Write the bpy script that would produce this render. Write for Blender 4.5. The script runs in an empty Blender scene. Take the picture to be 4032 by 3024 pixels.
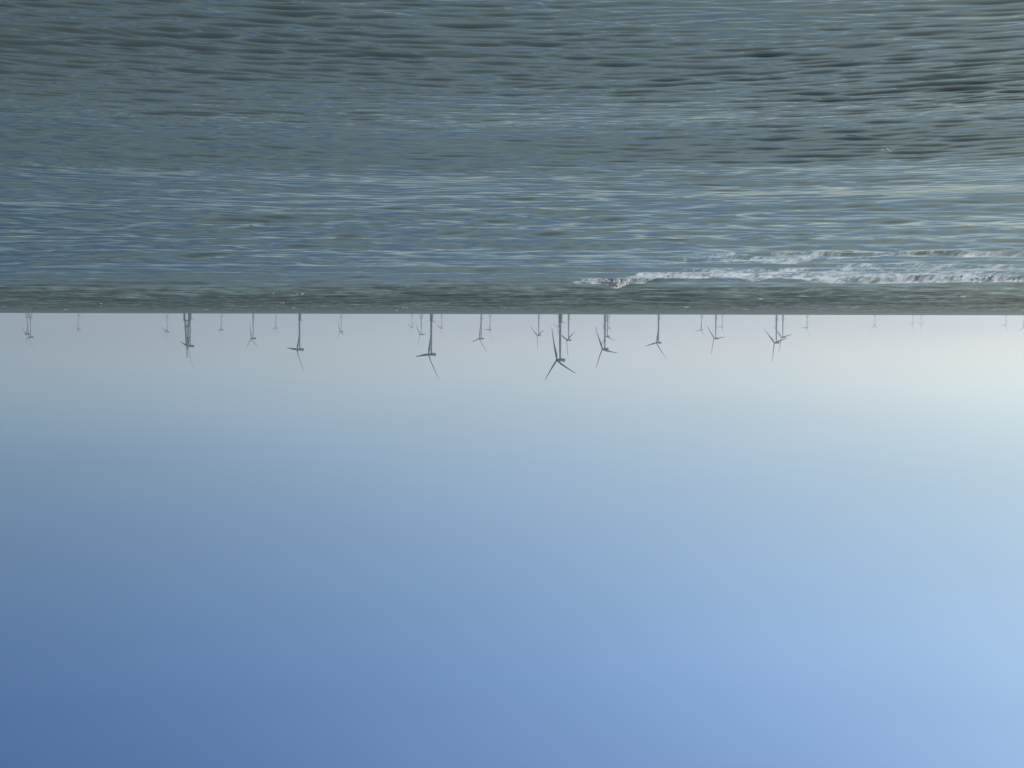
import bpy, bmesh, math, random
import numpy as np
from mathutils import Matrix, Vector
R = math.radians
random.seed(4); rng = np.random.default_rng(11)
scene = bpy.context.scene
col = scene.collection

# ------------------------------------------------------------------ camera
CAM_H = 3.5
F_PX = 6056.0                      # focal length in pixels of the 4032 px wide photograph
EARTH = 7.43e6                     # effective earth radius (with refraction)
cam_d = bpy.data.cameras.new("camera"); cam = bpy.data.objects.new("camera", cam_d); col.objects.link(cam)
cam_d.sensor_width = 36.0; cam_d.lens = 36.0 * F_PX / 4032.0
cam_d.clip_start = 0.1; cam_d.clip_end = 90000.0
PITCH, ROLL = R(2.54), R(0.13)
cam.matrix_world = (Matrix.Translation((0, 0, CAM_H)) @ Matrix.Rotation(R(90) + PITCH, 4, 'X')
                    @ Matrix.Rotation(R(180) + ROLL, 4, 'Z'))        # the photograph is upside down
scene.camera = cam

# ------------------------------------------------------------------ sky, sun, exposure
SUN_EL, SUN_AZ = R(30), R(-62)     # azimuth measured from +Y towards +X
w = bpy.data.worlds.new("World"); scene.world = w; w.use_nodes = True
nt = w.node_tree; N = nt.nodes; L = nt.links; N.clear()
out = N.new('ShaderNodeOutputWorld'); bg = N.new('ShaderNodeBackground'); bg.inputs[1].default_value = 0.10
sky = N.new('ShaderNodeTexSky'); sky.sky_type = 'NISHITA'; sky.sun_disc = False
sky.sun_elevation = SUN_EL; sky.sun_rotation = SUN_AZ
sky.altitude = 0; sky.air_density = 1.0; sky.dust_density = 1.0; sky.ozone_density = 2.0
L.new(sky.outputs[0], bg.inputs[0]); L.new(bg.outputs[0], out.inputs[0])
#CORR  the sky that day was bluer higher up and milkier towards the horizon than the clear model: scale it by direction
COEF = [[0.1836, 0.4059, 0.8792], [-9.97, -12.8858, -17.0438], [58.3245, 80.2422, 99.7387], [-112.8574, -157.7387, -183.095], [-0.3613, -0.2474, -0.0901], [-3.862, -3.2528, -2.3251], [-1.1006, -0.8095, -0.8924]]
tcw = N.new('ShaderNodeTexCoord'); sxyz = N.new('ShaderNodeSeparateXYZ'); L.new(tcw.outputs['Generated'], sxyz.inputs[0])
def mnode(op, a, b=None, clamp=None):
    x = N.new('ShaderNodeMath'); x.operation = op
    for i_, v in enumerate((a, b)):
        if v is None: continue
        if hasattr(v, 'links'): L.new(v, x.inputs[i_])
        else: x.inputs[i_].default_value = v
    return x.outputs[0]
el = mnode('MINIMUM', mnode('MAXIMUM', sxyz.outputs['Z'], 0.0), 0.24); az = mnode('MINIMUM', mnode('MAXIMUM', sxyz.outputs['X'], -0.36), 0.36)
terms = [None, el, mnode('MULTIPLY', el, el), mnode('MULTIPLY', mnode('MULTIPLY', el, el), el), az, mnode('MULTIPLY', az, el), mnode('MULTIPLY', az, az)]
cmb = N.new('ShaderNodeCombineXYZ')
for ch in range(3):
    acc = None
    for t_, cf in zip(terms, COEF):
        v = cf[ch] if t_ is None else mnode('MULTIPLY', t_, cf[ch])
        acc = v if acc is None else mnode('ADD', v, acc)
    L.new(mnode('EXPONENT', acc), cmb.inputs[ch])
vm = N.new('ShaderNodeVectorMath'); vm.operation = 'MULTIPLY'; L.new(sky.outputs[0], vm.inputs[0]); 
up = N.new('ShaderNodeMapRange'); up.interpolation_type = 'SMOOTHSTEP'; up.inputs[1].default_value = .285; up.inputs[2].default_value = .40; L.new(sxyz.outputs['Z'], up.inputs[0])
mk = N.new('ShaderNodeMix'); mk.data_type = 'VECTOR'; L.new(up.outputs[0], mk.inputs[0]); L.new(cmb.outputs[0], mk.inputs[4]); mk.inputs[5].default_value = (2.0, 1.85, 1.38)  # above the view the sky is whitened and brightened to light the water
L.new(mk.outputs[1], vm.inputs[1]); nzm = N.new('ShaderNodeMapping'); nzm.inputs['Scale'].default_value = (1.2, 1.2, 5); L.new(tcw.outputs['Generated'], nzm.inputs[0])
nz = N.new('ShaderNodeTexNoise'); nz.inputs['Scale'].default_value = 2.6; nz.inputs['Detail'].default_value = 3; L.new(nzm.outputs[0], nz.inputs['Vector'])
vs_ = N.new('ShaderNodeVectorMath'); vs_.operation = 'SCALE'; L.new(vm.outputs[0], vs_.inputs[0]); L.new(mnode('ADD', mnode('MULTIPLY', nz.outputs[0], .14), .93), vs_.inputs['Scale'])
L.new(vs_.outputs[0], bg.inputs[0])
#ENDCORR
sd = bpy.data.lights.new("sun", 'SUN'); sd.energy = 3.7; sd.angle = R(0.5); sd.color = (1.0, 0.95, 0.87)
so = bpy.data.objects.new("sun", sd); col.objects.link(so)
sdir = Vector((math.sin(SUN_AZ) * math.cos(SUN_EL), math.cos(SUN_AZ) * math.cos(SUN_EL), math.sin(SUN_EL)))
so.rotation_euler = sdir.to_track_quat('Z', 'Y').to_euler()
vs = scene.view_settings; vs.view_transform = 'Standard'; vs.look = 'None'; vs.gamma = 1.0; vs.exposure = 0.0
scene.cycles.max_bounces = 6; scene.cycles.volume_bounces = 1

# ------------------------------------------------------------------ helpers
def mat(name):
    m = bpy.data.materials.new(name); m.use_nodes = True
    return m, m.node_tree.nodes, m.node_tree.links, m.node_tree.nodes['Principled BSDF']

def paint(name, c, rough, var=0.12, scale=0.3, streak=6.0):
    """weathered painted steel: base colour broken by vertical stains"""
    m, n, l, b = mat(name)
    tc = n.new('ShaderNodeTexCoord'); mp = n.new('ShaderNodeMapping'); mp.inputs['Scale'].default_value = (1, 1, 1.0 / streak)
    nz = n.new('ShaderNodeTexNoise'); nz.inputs['Scale'].default_value = scale; nz.inputs['Detail'].default_value = 5
    rp = n.new('ShaderNodeValToRGB'); e = rp.color_ramp.elements
    e[0].position = 0.3; e[1].position = 0.7
    e[0].color = (*[v * (1 - var) for v in c], 1); e[1].color = (*[min(1, v * (1 + var)) for v in c], 1)
    l.new(tc.outputs['Object'], mp.inputs[0]); l.new(mp.outputs[0], nz.inputs['Vector'])
    l.new(nz.outputs[0], rp.inputs[0]); l.new(rp.outputs[0], b.inputs['Base Color'])
    b.inputs['Roughness'].default_value = rough
    return m

M = dict(
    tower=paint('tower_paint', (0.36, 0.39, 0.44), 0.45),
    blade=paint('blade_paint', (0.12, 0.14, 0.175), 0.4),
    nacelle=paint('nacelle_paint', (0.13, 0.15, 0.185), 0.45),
    yellow=paint('yellow_paint', (0.62, 0.34, 0.06), 0.5, 0.2),
    brown=paint('backlit_yellow_paint', (0.21, 0.17, 0.14), 0.55, 0.3),  # yellow foot browned: its backlit shade is put into the colour
    jacket=paint('jacket_paint', (0.30, 0.23, 0.16), 0.6, 0.25),
    steel=paint('dark_steel', (0.05, 0.055, 0.06), 0.6, 0.25),
    lattice=paint('galvanised_steel', (0.16, 0.165, 0.18), 0.5, 0.2),
)

class MB:
    """collects shapes into ONE mesh"""
    def __init__(s): s.bm = bmesh.new()
    def ring_tube(s, rings, cap=True):
        prev = None; first = None
        for pts in rings:
            vs_ = [s.bm.verts.new(p) for p in pts]
            if prev:
                k = len(vs_)
                for i in range(k): s.bm.faces.new((prev[i], prev[(i + 1) % k], vs_[(i + 1) % k], vs_[i]))
            else: first = vs_
            prev = vs_
        if cap:
            s.bm.faces.new(list(reversed(first))); s.bm.faces.new(prev)
        return s
    def lathe(s, prof, seg=24, c=(0, 0)):
        return s.ring_tube([[(c[0] + r * math.cos(2 * math.pi * i / seg), c[1] + r * math.sin(2 * math.pi * i / seg), z)
                             for i in range(seg)] for r, z in prof])
    def bar(s, a, b, r, seg=8, r2=None):
        a = Vector(a); b = Vector(b); q = (b - a).to_track_quat('Z', 'Y'); r2 = r if r2 is None else r2
        return s.ring_tube([[p + q @ Vector((rr * math.cos(2 * math.pi * i / seg), rr * math.sin(2 * math.pi * i / seg), 0))
                             for i in range(seg)] for p, rr in ((a, r), (b, r2))])
    def box(s, c, d, rz=0):
        ca, sa = math.cos(rz), math.sin(rz); rings = []
        for z in (-d[2] / 2, d[2] / 2):
            rings.append([(c[0] + ca * x - sa * y, c[1] + sa * x + ca * y, c[2] + z) for x, y in
                          ((-d[0] / 2, -d[1] / 2), (d[0] / 2, -d[1] / 2), (d[0] / 2, d[1] / 2), (-d[0] / 2, d[1] / 2))])
        return s.ring_tube(rings)
    def build(s, name, m, parent=None, smooth=True):
        me = bpy.data.meshes.new(name); bmesh.ops.recalc_face_normals(s.bm, faces=s.bm.faces)
        s.bm.to_mesh(me); s.bm.free(); me.materials.append(m)
        if smooth:
            me.polygons.foreach_set('use_smooth', [True] * len(me.polygons))
            me.set_sharp_from_angle(angle=R(35))
        o = bpy.data.objects.new(name, me); col.objects.link(o)
        if parent: o.parent = parent
        return o

def empty(name, loc, rz=0):
    o = bpy.data.objects.new(name, None); col.objects.link(o); o.location = loc; o.rotation_euler = (0, 0, rz)
    o.empty_display_size = 5
    return o
def tag(o, label, cat, group=None):
    o['label'] = label; o['category'] = cat
    if group: o['group'] = group
    return o
def drop(d): return -d * d / (2 * EARTH)

# ------------------------------------------------------------------ the sea: one sheet, fine towards the open water
def smooth(a, b, x):
    t = np.clip((x - a) / (b - a), 0, 1); return t * t * (3 - 2 * t)

def build_water():
    ang = np.concatenate([np.linspace(-180, -31, 60)[:-1], np.linspace(-31, 31, 1560), np.linspace(31, 180, 60)[1:]])
    ang = np.radians(ang)
    fh = 1538.0 * CAM_H
    k = np.concatenate([np.geomspace(9000, 345, 40)[:-1], np.arange(345, 41, -0.28)])
    r = list(fh / k)
    while r[-1] < 4000: r.append(r[-1] + .62 + max(0, r[-1] - 150) * .0052)
    r = np.concatenate([r, np.geomspace(r[-1], 32000, 50)[1:]])
    nr, na = len(r), len(ang)
    dr = np.gradient(r)
    RR, AA = np.meshgrid(r, ang, indexing='ij')
    DR = np.repeat(dr[:, None], na, 1)
    X = (RR * np.sin(AA)).ravel(); Y = (RR * np.cos(AA)).ravel(); DR = DR.ravel(); RF = RR.ravel()
    YW = Y + X * X / 32.0 * (1 - smooth(18, 70, Y)) * (np.abs(X) < 60)      # crests bend round towards the beach close in
    Z = np.zeros_like(X); DX = np.zeros_like(X); DY = np.zeros_like(X)
    rough_out = smooth(90, 230, RF)                       # open water beyond the bar is choppier
    mid = smooth(35, 60, RF) * (1 - smooth(130, 180, RF))   # steep little seas over the shoal
    near = 1 - smooth(30, 60, RF)
    comps = []
    for lam, a, d in ((19, .10, 6), (13.3, .085, -7), (10.4, .065, 10), (8.2, .038, -4), (6.6, .018, 14), (5.3, .014, -12)):
        comps.append((lam, a, R(-90 + d), 0))
    for i in range(26):                                     # the wind sea outside the bar
        lam = 2.6 * (16 / 2.6) ** (i / 25.0)
        comps.append((lam, lam * .0037 * rng.uniform(.5, 1.4), R(-90 + rng.normal(-4, 22)), 2))
    nW = 130
    for i in range(nW):
        lam = 0.17 * (4.5 / 0.17) ** (i / (nW - 1.0))
        slope = .0235 * (0.5 / lam) ** .45 * (1.12 if lam < .8 else .72)                   # short ripples are the steepest
        comps.append((lam, lam / 6.283 * slope * rng.uniform(.6, 1.4), R(-90 + rng.normal(-4, 10 if lam < .9 else 26)), 1))
    for lam, a, th, kind in comps:
        wt = smooth(2.2, 5.0, lam / DR)
        idx = np.nonzero(wt > 0)[0]
        kk = 2 * np.pi / lam; cx, cy = math.cos(th), math.sin(th); ph = rng.uniform(0, 6.28)
        # slow phase wander keeps crests short and irregular
        arg = kk * (X[idx] * cx + YW[idx] * cy) + ph + 1.5 * np.sin(X[idx] / (lam * 2.5) + ph * 2) + 0.7 * np.sin(Y[idx] / (lam * 4.7) + X[idx] / (lam * 7.3) + ph * 5)
        amp = a * wt[idx]
        if kind == 2: amp = amp * rough_out[idx]
        elif kind: amp = amp * (0.78 + 0.3 * np.sin(X[idx] / 9.0 + Y[idx] / 3.1 + 1.6 * np.sin(X[idx] / 5.7)) * np.sin(Y[idx] / 2.3 - X[idx] / 11.0) + .8 * rough_out[idx] + (1.1 * mid[idx] - .5 * near[idx] if lam > .8 else 0))
        else: amp = amp * (1 + 0.3 * rough_out[idx])
        Z[idx] += amp * np.cos(arg); s = -amp * np.sin(arg) * ((1.15 if lam < .8 else .7) if kind else .8)
        DX[idx] += s * cx; DY[idx] += s * cy
    # breakers: two ridges rolling in over the bar (to the side where the sun stands)
    def ridge(xs, ys, width, h, x_in):
        yc = np.interp(X, xs, ys); t = (Y - yc) / width
        g = np.where(t > 0, np.exp(-(t * 1.0) ** 2), np.exp(-(t * 2.2) ** 2))
        return h * g * smooth(x_in, x_in - 12, X) * (0.8 + .2 * np.sin(X / 6.0))
    Z += ridge([-90, -46, -34, -22, -14, -8], [130, 132, 134, 137, 147, 152], 4.5, .45, -5)
    Z += ridge([-60, -30, -24, -16, -8], [83, 82, 83, 88, 98], 3.0, .28, -6)
    global surface
    ZZ = Z.reshape(nr, na)
    def surface(x, y):
        i_ = min(nr - 1, int(np.searchsorted(r, math.hypot(x, y)))); j_ = min(na - 1, int(np.searchsorted(ang, math.atan2(x, y))))
        return float(ZZ[i_, j_]) - (x * x + y * y) / (2 * EARTH)
    me = bpy.data.meshes.new('water')
    co = np.stack([X + DX, Y + DY, Z - RF * RF / (2 * EARTH)], 1).astype(np.float32)
    i, j = np.meshgrid(np.arange(nr - 1), np.arange(na - 1), indexing='ij')
    a = (i * na + j).ravel(); quads = np.stack([a, a + 1, a + na + 1, a + na], 1).astype(np.int32)
    me.vertices.add(len(co)); me.vertices.foreach_set('co', co.ravel())
    me.loops.add(quads.size); me.loops.foreach_set('vertex_index', quads.ravel())
    me.polygons.add(len(quads)); me.polygons.foreach_set('loop_start', np.arange(0, quads.size, 4, dtype=np.int32))
    me.polygons.foreach_set('use_smooth', np.ones(len(quads), bool))
    me.update(calc_edges=True)
    ra = me.attributes.new('ripple', 'FLOAT_VECTOR', 'POINT'); ra.data.foreach_set('vector', np.stack([X, YW, np.zeros_like(X)], 1).astype(np.float32).ravel())
    # foam coverage per vertex, in plan
    def band(lo, hi, soft):
        a_ = np.interp(X, [p[0] for p in lo], [p[1] for p in lo]); b_ = np.interp(X, [p[0] for p in hi], [p[1] for p in hi])
        return smooth(a_ - soft, a_ + soft, Y) * (1 - smooth(b_ - soft * .6, b_ + soft * .6, Y))
    lo1 = [(-90, 84), (-46, 90), (-30, 98), (-22, 106), (-13, 113), (-9, 140), (-6, 143), (-3, 150)]
    hi1 = [(-90, 138), (-46, 137), (-35, 136), (-25, 136), (-16, 137), (-10, 160), (-7, 160), (-3, 150.1)]
    lo2 = [(-60, 78), (-26, 80), (-22, 76), (-17, 81), (-12, 88), (-8, 98.5), (-5, 103)]
    hi2 = [(-60, 84), (-28, 84), (-24, 87), (-20, 92), (-17, 98), (-12, 104), (-8, 101), (-5, 103.1)]
    wob = 2.2 * np.sin(X / 2.1 + 1) + 1.5 * np.sin(X / .83 + 2 * np.sin(X / 3)) + .8 * np.sin(X / .37)
    Y0 = Y; Y = Y + wob * .7
    f = np.maximum(band(lo1, hi1, 3.0) * smooth(-2, -9, X), band(lo2, hi2, 1.6) * smooth(-4, -9, X))
    f *= .8 + .2 * smooth(118, 136, Y); Y = Y0
    at = me.attributes.new('foam', 'FLOAT', 'POINT'); at.data.foreach_set('value', f.astype(np.float32))
    o = bpy.data.objects.new('water', me); col.objects.link(o); o['kind'] = 'structure'
    # material
    m, n, l, b = mat('sea_water')
    def node(t, **kw):
        x = n.new(t)
        for k_, v in kw.items(): setattr(x, k_, v)
        return x
    geo = node('ShaderNodeNewGeometry'); rip = node('ShaderNodeAttribute', attribute_name='ripple')
    def noise(scale, detail, sc=(1, 1, 1), rough=.55, colour=False):
        mp = node('ShaderNodeMapping'); mp.inputs['Scale'].default_value = sc
        l.new(rip.outputs['Vector'], mp.inputs[0])
        t = node('ShaderNodeTexNoise'); t.inputs['Scale'].default_value = scale; t.inputs['Detail'].default_value = detail
        t.inputs['Roughness'].default_value = rough; l.new(mp.outputs[0], t.inputs['Vector'])
        return t
    # ripples: random facet slopes in plan, finer than the mesh
    def slopes(scale, detail, sc, amp):
        t = noise(scale, detail, sc)
        s1 = node('ShaderNodeVectorMath', operation='SUBTRACT'); s1.inputs[1].default_value = (.5, .5, .5)
        s2 = node('ShaderNodeVectorMath', operation='MULTIPLY'); s2.inputs[1].default_value = amp
        l.new(t.outputs['Color'], s1.inputs[0]); l.new(s1.outputs[0], s2.inputs[0])
        return s2
    a1 = slopes(4.0, 3, (.30, 1, 0), (.08, .22, 0)); a2 = slopes(1.0, 3, (.45, 1, 0), (.10, .30, 0))
    patch = noise(.10, 3, (.5, 1.3, 0))
    pr = node('ShaderNodeMapRange'); pr.inputs[1].default_value = .35; pr.inputs[2].default_value = .65
    pr.inputs[3].default_value = .6; pr.inputs[4].default_value = 1.35; l.new(patch.outputs[0], pr.inputs[0])
    sepa = node('ShaderNodeSeparateXYZ'); l.new(geo.outputs['Position'], sepa.inputs[0]); ng = node('ShaderNodeMapRange'); ng.inputs[1].default_value = 22; ng.inputs[2].default_value = 85
    ng.inputs[3].default_value = .04; ng.inputs[4].default_value = .8; l.new(sepa.outputs['Y'], ng.inputs[0]); pm = node('ShaderNodeMath', operation='MULTIPLY'); l.new(pr.outputs[0], pm.inputs[0]); l.new(ng.outputs[0], pm.inputs[1])
    ad = node('ShaderNodeVectorMath', operation='ADD'); l.new(a1.outputs[0], ad.inputs[0]); l.new(a2.outputs[0], ad.inputs[1])
    sc = node('ShaderNodeVectorMath', operation='SCALE'); l.new(ad.outputs[0], sc.inputs[0]); l.new(pm.outputs[0], sc.inputs['Scale'])
    # wind sea beyond the bar has steeper facets
    sep = node('ShaderNodeSeparateXYZ'); l.new(geo.outputs['Position'], sep.inputs[0])
    far = node('ShaderNodeMapRange'); far.interpolation_type = 'SMOOTHSTEP'; far.inputs[1].default_value = 95; far.inputs[2].default_value = 220
    far.inputs[3].default_value = 0; far.inputs[4].default_value = 1; l.new(sep.outputs['Y'], far.inputs[0])
    a3 = slopes(.45, 4, (.8, .5, 0), (.12, .8, 0)); a4 = slopes(.06, 4, (1, .5, 0), (.1, .5, 0)); a34 = node('ShaderNodeVectorMath', operation='ADD')
    l.new(a3.outputs[0], a34.inputs[0]); l.new(a4.outputs[0], a34.inputs[1])
    sc2 = node('ShaderNodeVectorMath', operation='SCALE'); l.new(a34.outputs[0], sc2.inputs[0]); l.new(far.outputs[0], sc2.inputs['Scale'])
    sc3 = node('ShaderNodeVectorMath', operation='ADD'); l.new(sc.outputs[0], sc3.inputs[0]); l.new(sc2.outputs[0], sc3.inputs[1])
    # shading normals tilted towards the shore, more with distance, to darken the far sea
    normal_tilt = node('ShaderNodeMapRange'); normal_tilt.interpolation_type = 'SMOOTHSTEP'; normal_tilt.inputs[1].default_value = 60; normal_tilt.inputs[2].default_value = 330
    normal_tilt.inputs[3].default_value = -.015; normal_tilt.inputs[4].default_value = -.30; l.new(sep.outputs['Y'], normal_tilt.inputs[0])
    cl = node('ShaderNodeCombineXYZ'); l.new(normal_tilt.outputs[0], cl.inputs['Y'])
    an0 = node('ShaderNodeVectorMath', operation='ADD'); l.new(geo.outputs['Normal'], an0.inputs[0]); l.new(cl.outputs[0], an0.inputs[1])
    an = node('ShaderNodeVectorMath', operation='ADD'); l.new(an0.outputs[0], an.inputs[0]); l.new(sc3.outputs[0], an.inputs[1])
    nn = node('ShaderNodeVectorMath', operation='NORMALIZE'); l.new(an.outputs[0], nn.inputs[0])
    # body colour: silty green where it is clear, greyer in clouds of sediment
    silt = noise(.06, 3, (.5, 1, 0)); rp = node('ShaderNodeValToRGB'); e = rp.color_ramp.elements
    e[0].position = .35; e[0].color = (.042, .062, .067, 1); e[1].position = .68; e[1].color = (.058, .077, .085, 1)
    l.new(silt.outputs[0], rp.inputs[0]); l.new(rp.outputs[0], b.inputs['Base Color'])
    ro = node('ShaderNodeMapRange'); ro.interpolation_type = 'SMOOTHSTEP'; ro.inputs[1].default_value = 60; ro.inputs[2].default_value = 260; ro.inputs[3].default_value = .05; ro.inputs[4].default_value = .34
    l.new(sep.outputs['Y'], ro.inputs[0]); l.new(ro.outputs[0], b.inputs['Roughness']); b.inputs['IOR'].default_value = 1.33; b.inputs['Specular IOR Level'].default_value = 0
    l.new(nn.outputs[0], b.inputs['Normal'])
    gl = node('ShaderNodeBsdfAnisotropic'); gl.inputs['Color'].default_value = (1.0, .968, .80, 1); gl.inputs['Anisotropy'].default_value = 0   # tint put on the reflection to take out the sky's blue
    l.new(ro.outputs[0], gl.inputs['Roughness']); l.new(nn.outputs[0], gl.inputs['Normal'])
    fr = node('ShaderNodeFresnel'); fr.inputs['IOR'].default_value = 1.52; l.new(nn.outputs[0], fr.inputs['Normal'])
    wat = node('ShaderNodeMixShader'); l.new(fr.outputs[0], wat.inputs[0]); l.new(b.outputs[0], wat.inputs[1]); l.new(gl.outputs[0], wat.inputs[2])
    # foam
    fa = node('ShaderNodeAttribute', attribute_name='foam')
    fn = noise(2.4, 5, (1, .22, 0), .7); fn2 = noise(.5, 4, (1, .35, 0), .6)
    sm = node('ShaderNodeMath', operation='ADD'); l.new(fn.outputs[0], sm.inputs[0]); l.new(fn2.outputs[0], sm.inputs[1])
    thr = node('ShaderNodeMath', operation='MULTIPLY_ADD'); thr.inputs[1].default_value = -.67; thr.inputs[2].default_value = 1.48
    l.new(fa.outputs['Fac'], thr.inputs[0])
    df = node('ShaderNodeMath', operation='SUBTRACT'); l.new(sm.outputs[0], df.inputs[0]); l.new(thr.outputs[0], df.inputs[1])
    fm = node('ShaderNodeMapRange'); fm.inputs[1].default_value = 0; fm.inputs[2].default_value = .30; l.new(df.outputs[0], fm.inputs[0])
    foam = node('ShaderNodeBsdfPrincipled'); foam.inputs['Base Color'].default_value = (.60, .63, .67, 1); foam.inputs['Roughness'].default_value = .8
    l.new(nn.outputs[0], foam.inputs['Normal'])
    mx = node('ShaderNodeMixShader'); l.new(fm.outputs[0], mx.inputs[0]); l.new(wat.outputs[0], mx.inputs[1]); l.new(foam.outputs[0], mx.inputs[2])
    l.new(mx.outputs[0], n['Material Output'].inputs['Surface'])
    me.materials.append(m)
build_water()

# ------------------------------------------------------------------ whitecaps: loose scraps of breaking foam, nobody could count them; also lumps shaped for sun glints
def build_foam():
    m, n, l, b = mat('foam'); b.inputs['Base Color'].default_value = (.9, .9, .9, 1); b.inputs['Roughness'].default_value = .7
    nz = n.new('ShaderNodeTexNoise'); nz.inputs['Scale'].default_value = 3; bp = n.new('ShaderNodeBump'); bp.inputs['Strength'].default_value = .6
    l.new(nz.outputs[0], bp.inputs['Height']); l.new(bp.outputs[0], b.inputs['Normal'])
    tl = n.new('ShaderNodeBsdfTranslucent'); tl.inputs[0].default_value = (.9, .9, .9, 1); mx = n.new('ShaderNodeMixShader'); mx.inputs[0].default_value = .72
    l.new(b.outputs[0], mx.inputs[1]); l.new(tl.outputs[0], mx.inputs[2]); l.new(mx.outputs[0], n['Material Output'].inputs['Surface'])
    bm = bmesh.new()
    def lump(x, y, lx, ly, h):
        z0 = surface(x, y)
        seg = 10; verts = []
        for i in range(seg):
            t = 2 * math.pi * i / seg; q = random.uniform(.55, 1.2)
            verts.append(bm.verts.new((x + lx * q * math.cos(t), y + ly * q * math.sin(t), z0 - .04 - .1 * h)))
        mid = [bm.verts.new((x + lx * .6 * random.uniform(.5, 1.2) * math.cos(2 * math.pi * i / seg), y + ly * .6 * random.uniform(.6, 1.1) * math.sin(2 * math.pi * i / seg),
                             z0 + h * random.uniform(.4, 1))) for i in range(seg)]
        top = bm.verts.new((x, y, z0 + h))
        for i in range(seg):
            bm.faces.new((verts[i], verts[(i + 1) % seg], mid[(i + 1) % seg], mid[i])); bm.faces.new((mid[i], mid[(i + 1) % seg], top))
    # (x, y, half width, height): the whitecaps one can see out on the open water
    caps = [(290, 1000, 3.6, 1.0), (56, 165, .9, .35), (36, 213, .7, .3), (34, 218, .6, .3), (32, 232, .7, .3), (190, 965, 4.2, 1.2), (65, 505, 1.8, .7), (49, 385, 2.1, .8), (58, 390, 1.0, .5),
            (25, 395, 2.0, .7), (75, 1010, 3.5, .9), (45, 640, 1.6, .5), (4, 640, 2.2, .7), (-10, 470, 2.0, .7), (-63, 560, 3.0, .7), (-120, 560, 2.4, .6), (-112, 430, 2.6, .6),
            (-120, 800, 3.5, .8), (-190, 620, 3.0, .8), (-240, 720, 3.6, .8), (-215, 690, 3.0, .8), (-150, 330, 1.6, .5), (-45, 280, 1.2, .4), (12, 180, .7, .3), (-70, 240, 1.2, .4),
            (150, 820, 2.6, .8), (100, 700, 2.2, .6), (120, 450, 1.2, .5), (160, 600, 1.6, .6), (-85, 180, .9, .3), (-60, 175, .8, .3)]
    for x, y, s, h in caps:
        for _ in range(3):
            lump(x + random.gauss(0, .35) * s, y + random.uniform(-s, s) * .5, s * random.uniform(.2, .5), s * random.uniform(.3, .8), h * random.uniform(.25, .5))
    # curling lip of the outer breaker, catching the sun
    for i in range(90):
        x = -9.9 + random.gauss(0, .75); lump(x, 150 + random.uniform(-3.5, 1.5), random.uniform(.15, .5), random.uniform(.5, 1.6), .10 + max(0, 1 - abs(x + 10.1) / 1.5) * random.uniform(.15, .5))
    for i in range(150):  # tiny lumps added to stand in for sun sparkle on the water
        x = random.uniform(-58, -38); lump(x, 128 + random.uniform(-4, 4), random.uniform(.05, .16), random.uniform(.3, .9), random.uniform(.05, .16))
    # glints close in, shaped as tiny foam lumps
    for x, y, q, n_ in ((-4.0, 17.7, .01, 1), (-7.95, 32.6, .1, 4)):
        for _ in range(n_):
            t = random.uniform(.5, 1) * .012 * y / 17; lump(x + random.gauss(0, q), y + random.gauss(0, q), t, t * 2, t)
    me = bpy.data.meshes.new('sea_foam_and_glints'); bmesh.ops.recalc_face_normals(bm, faces=bm.faces); bm.to_mesh(me); bm.free(); me.materials.append(m); me.polygons.foreach_set('use_smooth', [True] * len(me.polygons))
    o = bpy.data.objects.new('sea_foam_and_glints', me); col.objects.link(o); o['kind'] = 'stuff'; o['label'] = 'white scraps of foam from whitecaps and the breaking wave, and modelled sun glints'
    o['category'] = 'foam'
build_foam()

# ------------------------------------------------------------------ wind turbines
YAW = R(-31)                        # every rotor faces the same wind
TILT, CONE = R(6), R(3.5)
def blade_mesh(Lb):
    st = [(0, 3.3, 3.3, 0), (.03, 3.3, 3.2, 0), (.09, 4.2, 2.6, 14), (.18, 5.2, 1.7, 13), (.28, 4.7, 1.25, 10), (.4, 3.9, .95, 7), (.55, 3.1, .7, 4.5),
          (.7, 2.4, .5, 2.5), (.82, 1.9, .36, 1.5), (.92, 1.45, .24, .5), (.98, .9, .14, 0), (1, .3, .06, 0)]
    rings = []
    for t, ch, th, tw in st:
        z = 1.6 + t * (Lb - 1.6); bend = -5.5 * t * t; a = R(tw + 4); pts = []
        for i in range(14):
            u = 2 * math.pi * i / 14; ch_ = ch * 1.22; cy = ch_ / 2 * math.cos(u) + (ch * .18 if t > .05 else 0); cx = th / 2 * math.sin(u) * (1 + .35 * math.cos(u) if t > .05 else 1)
            pts.append((bend + cx * math.cos(a) - cy * math.sin(a), cx * math.sin(a) + cy * math.cos(a), z))
        rings.append(pts)
    return MB().ring_tube(rings)

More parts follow.
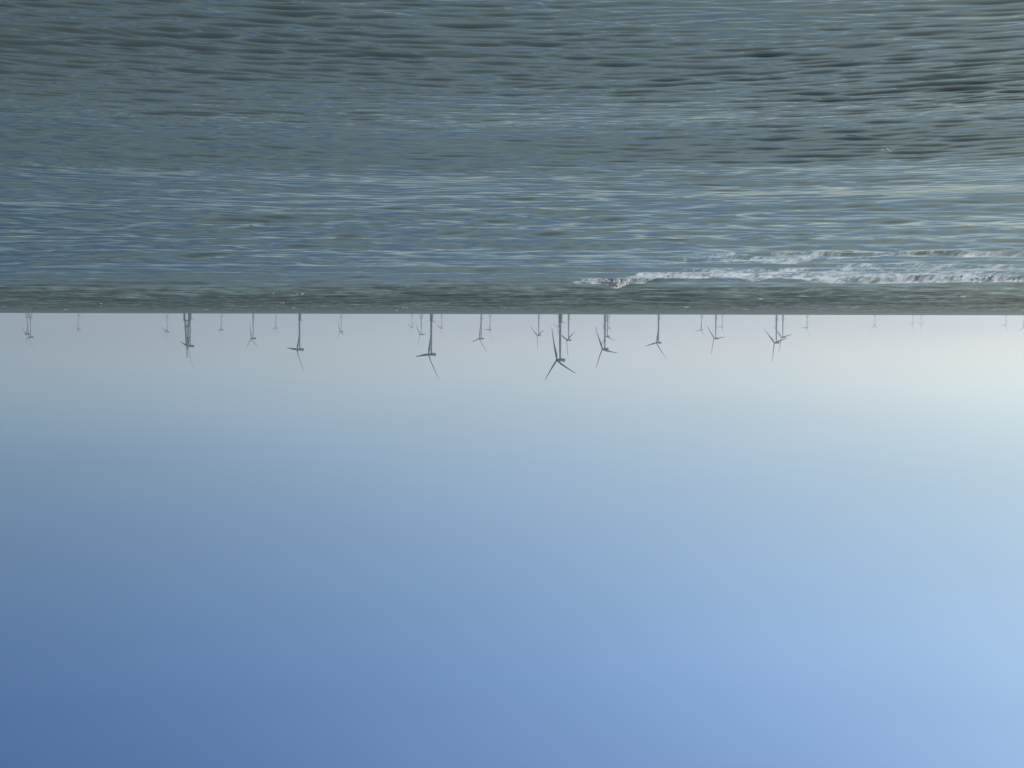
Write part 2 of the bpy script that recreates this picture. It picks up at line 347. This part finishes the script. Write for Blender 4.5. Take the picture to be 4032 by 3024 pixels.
def nacelle_hub(root, hubz, sc):
    rings = []
    for x, wy, hz, dz in ((5.6, 1.9, 1.9, 0), (5.2, 2.6, 2.6, 0), (3.0, 3.0, 3.0, 0), (-2, 3.1, 3.1, 0), (-6, 3.1, 3.15, .1), (-11.2, 3.0, 3.1, .2), (-11.8, 2.6, 2.7, .2)):
        pts = []
        for i in range(20):
            t = 2 * math.pi * i / 20; c, s = math.cos(t), math.sin(t)
            pts.append((x * sc, sc * 1.12 * wy * math.copysign(abs(c) ** .6, c), hubz + sc * (dz + 1.14 * hz * math.copysign(abs(s) ** .6, s))))
        rings.append(pts)
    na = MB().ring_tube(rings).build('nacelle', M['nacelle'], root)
    co = MB()
    co.box((-9.6 * sc, 0, hubz + 3.9 * sc), (2.4 * sc, 4.6 * sc, 1.1 * sc))
    co.bar((-7 * sc, 1, hubz + 3.1 * sc), (-7 * sc, 1, hubz + 6 * sc), .12); co.bar((-7 * sc, -1, hubz + 3.1 * sc), (-7 * sc, -1, hubz + 5.4 * sc), .12)
    co.build('roof_cooler', M['nacelle'], na)
    hb = MB()
    prof = ((3.0, 2.0), (2.7, 2.75), (.4, 3.0), (-1.6, 2.8), (-2.9, 2.1), (-3.5, 1.0))
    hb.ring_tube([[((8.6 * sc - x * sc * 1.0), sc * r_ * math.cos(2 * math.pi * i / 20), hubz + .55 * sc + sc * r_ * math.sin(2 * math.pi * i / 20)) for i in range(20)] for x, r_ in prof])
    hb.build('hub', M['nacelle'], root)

def add_blades(root, bl, hubz, sc, theta):
    out_ = []
    base = Matrix.Translation((8.6 * sc, 0, hubz + .55 * sc)) @ Matrix.Rotation(-TILT, 4, 'Y')
    for k_, o in enumerate(bl):
        o.parent = root
        o.matrix_basis = base @ Matrix.Rotation(R(theta + 120 * k_), 4, 'X') @ Matrix.Rotation(CONE, 4, 'Y')

def make_monopile(grey=False):  # grey: yellow foot recoloured, the greying of distance haze put into the paint
    root = empty('wind_turbine', (0, 0, 0), YAW); hz = 105.0
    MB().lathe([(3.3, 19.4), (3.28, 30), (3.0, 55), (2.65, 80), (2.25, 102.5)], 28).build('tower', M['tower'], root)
    tp = MB(); tp.lathe([(3.5, -12), (3.5, 17.6), (3.4, 19.2)], 28); tp.build('transition_piece', M['tower'] if grey else M['brown'], root)
    side = Matrix.Rotation(-YAW, 3, 'Z') @ Vector((-1, -.15, 0)); sv = side.normalized(); tv = Vector((-sv.y, sv.x, 0))
    p = MB(); p.lathe([(3.3, 18.3), (4.8, 18.6), (4.8, 19.2), (3.3, 19.2)], 20)
    c = sv * 6.6; p.box((c.x, c.y, 18.9), (5.6, 5.0, .5), math.atan2(sv.y, sv.x))
    for q in range(5):
        a_ = sv * (4.2 + q * 1.25) + tv * 2.4; p.bar((a_.x, a_.y, 19.1), (a_.x, a_.y, 20.4), .09, 6); b_ = sv * (4.2 + q * 1.25) - tv * 2.4; p.bar((b_.x, b_.y, 19.1), (b_.x, b_.y, 20.4), .09, 6)
    for s_ in (-1, 1):
        a_ = sv * 4.2 + tv * 2.4 * s_; b_ = sv * 9.3 + tv * 2.4 * s_; p.bar((a_.x, a_.y, 20.4), (b_.x, b_.y, 20.4), .1, 6)
    a_ = sv * 9.2 + tv * 2.4; b_ = sv * 9.2 - tv * 2.4; p.bar((a_.x, a_.y, 20.4), (b_.x, b_.y, 20.4), .1, 6)
    a_ = sv * 3.2; b_ = sv * 7.5; p.bar((a_.x, a_.y, 14.5), (b_.x, b_.y, 18.7), .25, 6)
    p.build('platform', M['steel'], root)
    bl = MB()
    for s_ in (-.9, .9):
        a_ = sv * 4.6 + tv * s_; bl.bar((a_.x, a_.y, -3), (a_.x, a_.y, 14), .32, 8)
        for z in (1, 6, 11):
            b_ = sv * 3.0 + tv * s_; bl.bar((a_.x, a_.y, z), (b_.x, b_.y, z + .4), .2, 6)
    for z in range(0, 28):
        a_ = sv * 4.4 + tv * .5; b_ = sv * 4.4 - tv * .5; bl.bar((a_.x, a_.y, -1 + z * .6), (b_.x, b_.y, -1 + z * .6), .06, 5)
    bl.build('boat_landing', M['tower'] if grey else M['yellow'], root)
    cr = MB(); a_ = sv * 8.2; cr.bar((a_.x, a_.y, 19), (a_.x, a_.y, 22.2), .25, 8); b_ = sv * 10.4; cr.bar((a_.x, a_.y, 22.1), (b_.x, b_.y, 23.2), .18, 6); cr.build('davit_crane', M['steel'], root)
    nacelle_hub(root, hz, 1.0)
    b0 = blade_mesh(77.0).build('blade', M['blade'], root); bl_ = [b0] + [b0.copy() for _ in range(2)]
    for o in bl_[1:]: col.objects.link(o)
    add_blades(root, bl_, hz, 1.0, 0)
    return root

def make_jacket():
    root = empty('wind_turbine', (0, 0, 0), YAW); hz = 118.0; sc = 1.08
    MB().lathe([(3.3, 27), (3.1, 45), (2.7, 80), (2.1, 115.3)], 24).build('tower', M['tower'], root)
    MB().lathe([(6.4, 22.4), (6.4, 23.6), (4.6, 25.2), (3.4, 27.2)], 24).build('transition_piece', M['jacket'], root)
    j = MB(); zt, zb = 22.6, -14.0; wt, wb = 5.8, 12.5
    def leg(q, z):
        t = (z - zt) / (zb - zt); ww = wt + (wb - wt) * t; a = R(45 + 90 * q + 22); return Vector((ww * 1.3 * math.cos(a), ww * 1.3 * math.sin(a), z))
    for q in range(4): j.bar(leg(q, zb), leg(q, zt), .85, 10, .75)
    lv = [22, 13.5, 3.5, -8]
    for q in range(4):
        for z0, z1 in zip(lv[:-1], lv[1:]):
            j.bar(leg(q, z0), leg(q + 1, z1), .42, 6); j.bar(leg(q + 1, z0), leg(q, z1), .42, 6)
        j.bar(leg(q, 22), leg(q + 1, 22), .7, 6)
    j.build('jacket_foundation', M['jacket'], root)
    p = MB(); p.lathe([(6.6, 23.7), (8.2, 24.0), (8.2, 24.5), (4.9, 24.6)], 16); p.build('platform', M['steel'], root)
    nacelle_hub(root, hz, sc)
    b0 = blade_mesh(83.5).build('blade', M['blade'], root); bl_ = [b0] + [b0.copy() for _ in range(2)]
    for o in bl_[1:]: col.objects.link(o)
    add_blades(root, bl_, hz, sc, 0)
    return root

def copy_tree(o, parent=None):
    c = o.copy(); col.objects.link(c)
    if parent: c.parent = parent
    for ch in list(o.children): copy_tree(ch, c)
    return c

# east offset and distance in metres, rotor position in degrees, foundation, label
#TURBINES
TURBINES = [
    (2366.7, 7564.9, 45, 'j', 'dark far turbine at far left, taller of the pair on brown lattice bases'),
    (2715.9, 8624.7, 5, 'j', 'smaller turbine at far left crowding the outer side of its taller twin'),
    (3175.8, 11281.8, 62, 'j', 'faint turbine standing alone between the far left pair and the next one inward'),
    (2236.8, 9980.1, 2, 'j', 'faint turbine just left of the mast, one blade pointing straight to the sky'),
    (1035.3, 4951.3, 19, 'm', 'yellow footed turbine right behind the lattice weather mast'),
    (2085.9, 11055.7, 36, 'j', 'pale turbine just right of the lattice mast with a blade level to the left'),
    (1097.7, 6525.8, 60, 'g', 'slender dark turbine without yellow foot, first dark one right of the mast'),
    (1917.3, 12507.7, 43, 'j', 'tiny pale turbine between two dark ones, second pale one right of the mast'),
    (621.3, 4501.3, 27, 'm', 'large yellow footed turbine with a curved blade level to the left, left of centre'),
    (1128.8, 10166.4, 72, 'j', 'pale jacket turbine standing alone in the wide gap left of centre'),
    (871.6, 13398.7, 0, 'j', 'faintest of three pale turbines flanking the big yellow footed turbine, outermost left'),
    (527.2, 8935.6, 93, 'j', 'pale turbine whose level blade points at the big yellow footed tower beside it'),
    (208.8, 3982.6, 35.5, 'm', 'second tallest turbine, yellow brown foot and blade slanting left, three pale ones round it'),
    (584.0, 12744.2, 5, 'j', 'pale turbine just right of the second tallest, yellow footed turbine'),
    (133.2, 6633.6, 43, 'g', 'dark mid-sized turbine left of centre with a pale turbine close on its right'),
    (165.1, 11556.8, 30, 'j', 'pale turbine close on the right of a dark mid-sized turbine'),
    (-133.4, 7700.5, -7, 'g', 'grey turbine with blades like a Y standing just left of the tallest one'),
    (-110.0, 3511.1, 69, 'm', 'tallest and nearest turbine, dark with orange foot, near the middle'),
    (-426.0, 14174.7, 10, 'j', 'hair-thin pale turbine almost hidden behind the tallest turbine'),
    (-230.6, 6277.7, 0, 'g', 'grey turbine close on the right of the tallest, a blade pointing to the sky'),
    (-280.8, 4652.4, 82.8, 'g', 'big dark turbine overlapping two others in a tight cluster right of the tallest'),
    (-460.6, 7438.0, 76, 'g', 'middle turbine of the tight cluster of three, partly hidden by the big one'),
    (-830.7, 13190.9, 62, 'j', 'smallest palest turbine of the tight cluster of three'),
    (-548.1, 5760.7, 41.5, 'g', 'dark turbine standing alone with a wide gap either side, right of the cluster'),
    (-1469.0, 11929.2, 44, 'j', 'pale turbine with Y shaped base left of a dark turbine and its pale companion'),
    (-899.2, 6793.8, 97, 'g', 'dark turbine with level right blade between two pale turbines, right of centre'),
    (-1959.6, 14351.6, 28, 'j', 'faint turbine close on the right of a dark one with a level right blade'),
    (-993.4, 5784.5, 105.5, 'g', 'larger of the crossing dark pair at the right'),
    (-1265.3, 7192.2, 102, 'g', 'smaller of the crossing dark pair at the right, blades overlapping its neighbour'),
    (-2651.3, 13832.5, 32, 'j', 'pale turbine standing alone just right of the crossing dark pair'),
    (-3821.8, 16211.1, 60, 'j', 'very faint lone turbine far right with its upper two blades in a V'),
    (-4809.3, 18476.2, 5, 'j', 'barely visible turbine, left of the faint close pair near the right edge'),
    (-4735.5, 17809.7, 0, 'j', 'barely visible turbine, right of the faint close pair near the right edge'),
    (-5566.7, 17358.0, 30, 'j', 'barely visible lone turbine just inside the right edge'),
    (-4777.3, 14356.2, 60, 'j', 'faint turbine cut off by the right edge of the picture'),
]
proto = {}
for x, y, th, kind, label in TURBINES:
    if kind not in proto: o = proto[kind] = {'m': make_monopile, 'g': lambda: make_monopile(True), 'j': make_jacket}[kind]()
    else: o = copy_tree(proto[kind])
    o.location = (x, y, drop(math.hypot(x, y)))
    add_blades(o, [c for c in o.children if c.name.startswith('blade')], 118.0 if kind == 'j' else 105.0, 1.08 if kind == 'j' else 1.0, th)
    tag(o, label, 'wind turbine', 'far wind turbines on lattice jackets' if kind == 'j' else 'near wind turbines on single piles')

# ------------------------------------------------------------------ met mast
def met_mast():
    D = 3440.0; x = (2016 - 736) / F_PX * D
    root = empty('met_mast', (x, D, drop(math.hypot(x, D))), R(20)); q4 = [(1, 0), (0, 1), (-1, 0), (0, -1)]; r0 = 7.45
    for cx, cy in q4:
        MB().lathe([(1.0, -12), (1.0, 15.2)], 14, (cx * r0, cy * r0)).build('pile', M['steel'], root)
    d = MB(); d.box((0, 0, 16.1), (12.6, 12.6, 1.7), R(45))
    for cx, cy in q4:
        d.bar((cx * 8.6, cy * 8.6, 16.9), (cx * 8.6, cy * 8.6, 18.2), .09, 6)
    for i in range(4):
        a, b_ = q4[i], q4[(i + 1) % 4]
        for z in (17.6, 18.2): d.bar((a[0] * 8.6, a[1] * 8.6, z), (b_[0] * 8.6, b_[1] * 8.6, z), .08, 6)
    d.build('platform', M['steel'], root)
    t = MB(); z0, z1 = 17.0, 74.0
    def leg(q, z):
        k_ = (z - z0) / (z1 - z0); rr = 6.2 + (2.6 - 6.2) * k_; c = q4[q % 4]; return Vector((c[0] * rr, c[1] * rr, z))
    for q in range(4): t.bar(leg(q, z0), leg(q, z1), .42, 6, .32)
    zs = [17]; 
    while zs[-1] < 70: zs.append(zs[-1] + 5.6 - (zs[-1] - 17) * .05)
    zs[-1] = 74
    for q in range(4):
        for a, b_ in zip(zs[:-1], zs[1:]):
            t.bar(leg(q, a), leg(q + 1, b_), .24, 5); t.bar(leg(q + 1, a), leg(q, b_), .24, 5); t.bar(leg(q, b_), leg(q + 1, b_), .22, 5)
    t.build('lattice_tower', M['lattice'], root)
    b = MB(); b.box((0, 0, 55), (4.8, 4.8, 1.8), R(45)); b.build('equipment_box', M['steel'], root)
    c = MB(); c.box((0, 0, 30), (5.2, 5.2, 3.2), R(45)); c.build('equipment_cabin', M['lattice'], root)
    p = MB(); p.lathe([(1.3, 74), (1.3, 82), (.95, 82.2), (.95, 99.5), (.3, 100.2)], 12); p.build('top_pole', M['lattice'], root)
    for z, a in ((35, 0), (47, 1), (62, 0), (70, 1), (88, 0)):
        s = MB(); dx, dy = (1, -.4) if a == 0 else (-1, .4); s.bar((0, 0, z), (dx * 7, dy * 7, z + .1), .09, 6); s.bar((dx * 7, dy * 7, z), (dx * 7, dy * 7, z + 1.2), .1, 6)
        s.build('sensor_boom', M['lattice'], root)
    tag(root, 'lattice weather mast on a four legged platform beside a wind turbine', 'met mast')
met_mast()

# ------------------------------------------------------------------ the air between: sea haze
hm = bpy.data.materials.new('haze'); hm.use_nodes = True; hn = hm.node_tree.nodes; hn.clear()
ho = hn.new('ShaderNodeOutputMaterial'); pv = hn.new('ShaderNodeVolumePrincipled')
pv.inputs['Color'].default_value = (0.77, 0.83, 0.90, 1); pv.inputs['Density'].default_value = 4.5e-5; pv.inputs['Anisotropy'].default_value = 0.5
hm.node_tree.links.new(pv.outputs[0], ho.inputs['Volume'])
hb = MB(); hb.box((0, 0, (225 - 72) / 2), (66000, 66000, 225 + 72)); h = hb.build('haze', hm, None, False)
h['kind'] = 'stuff'
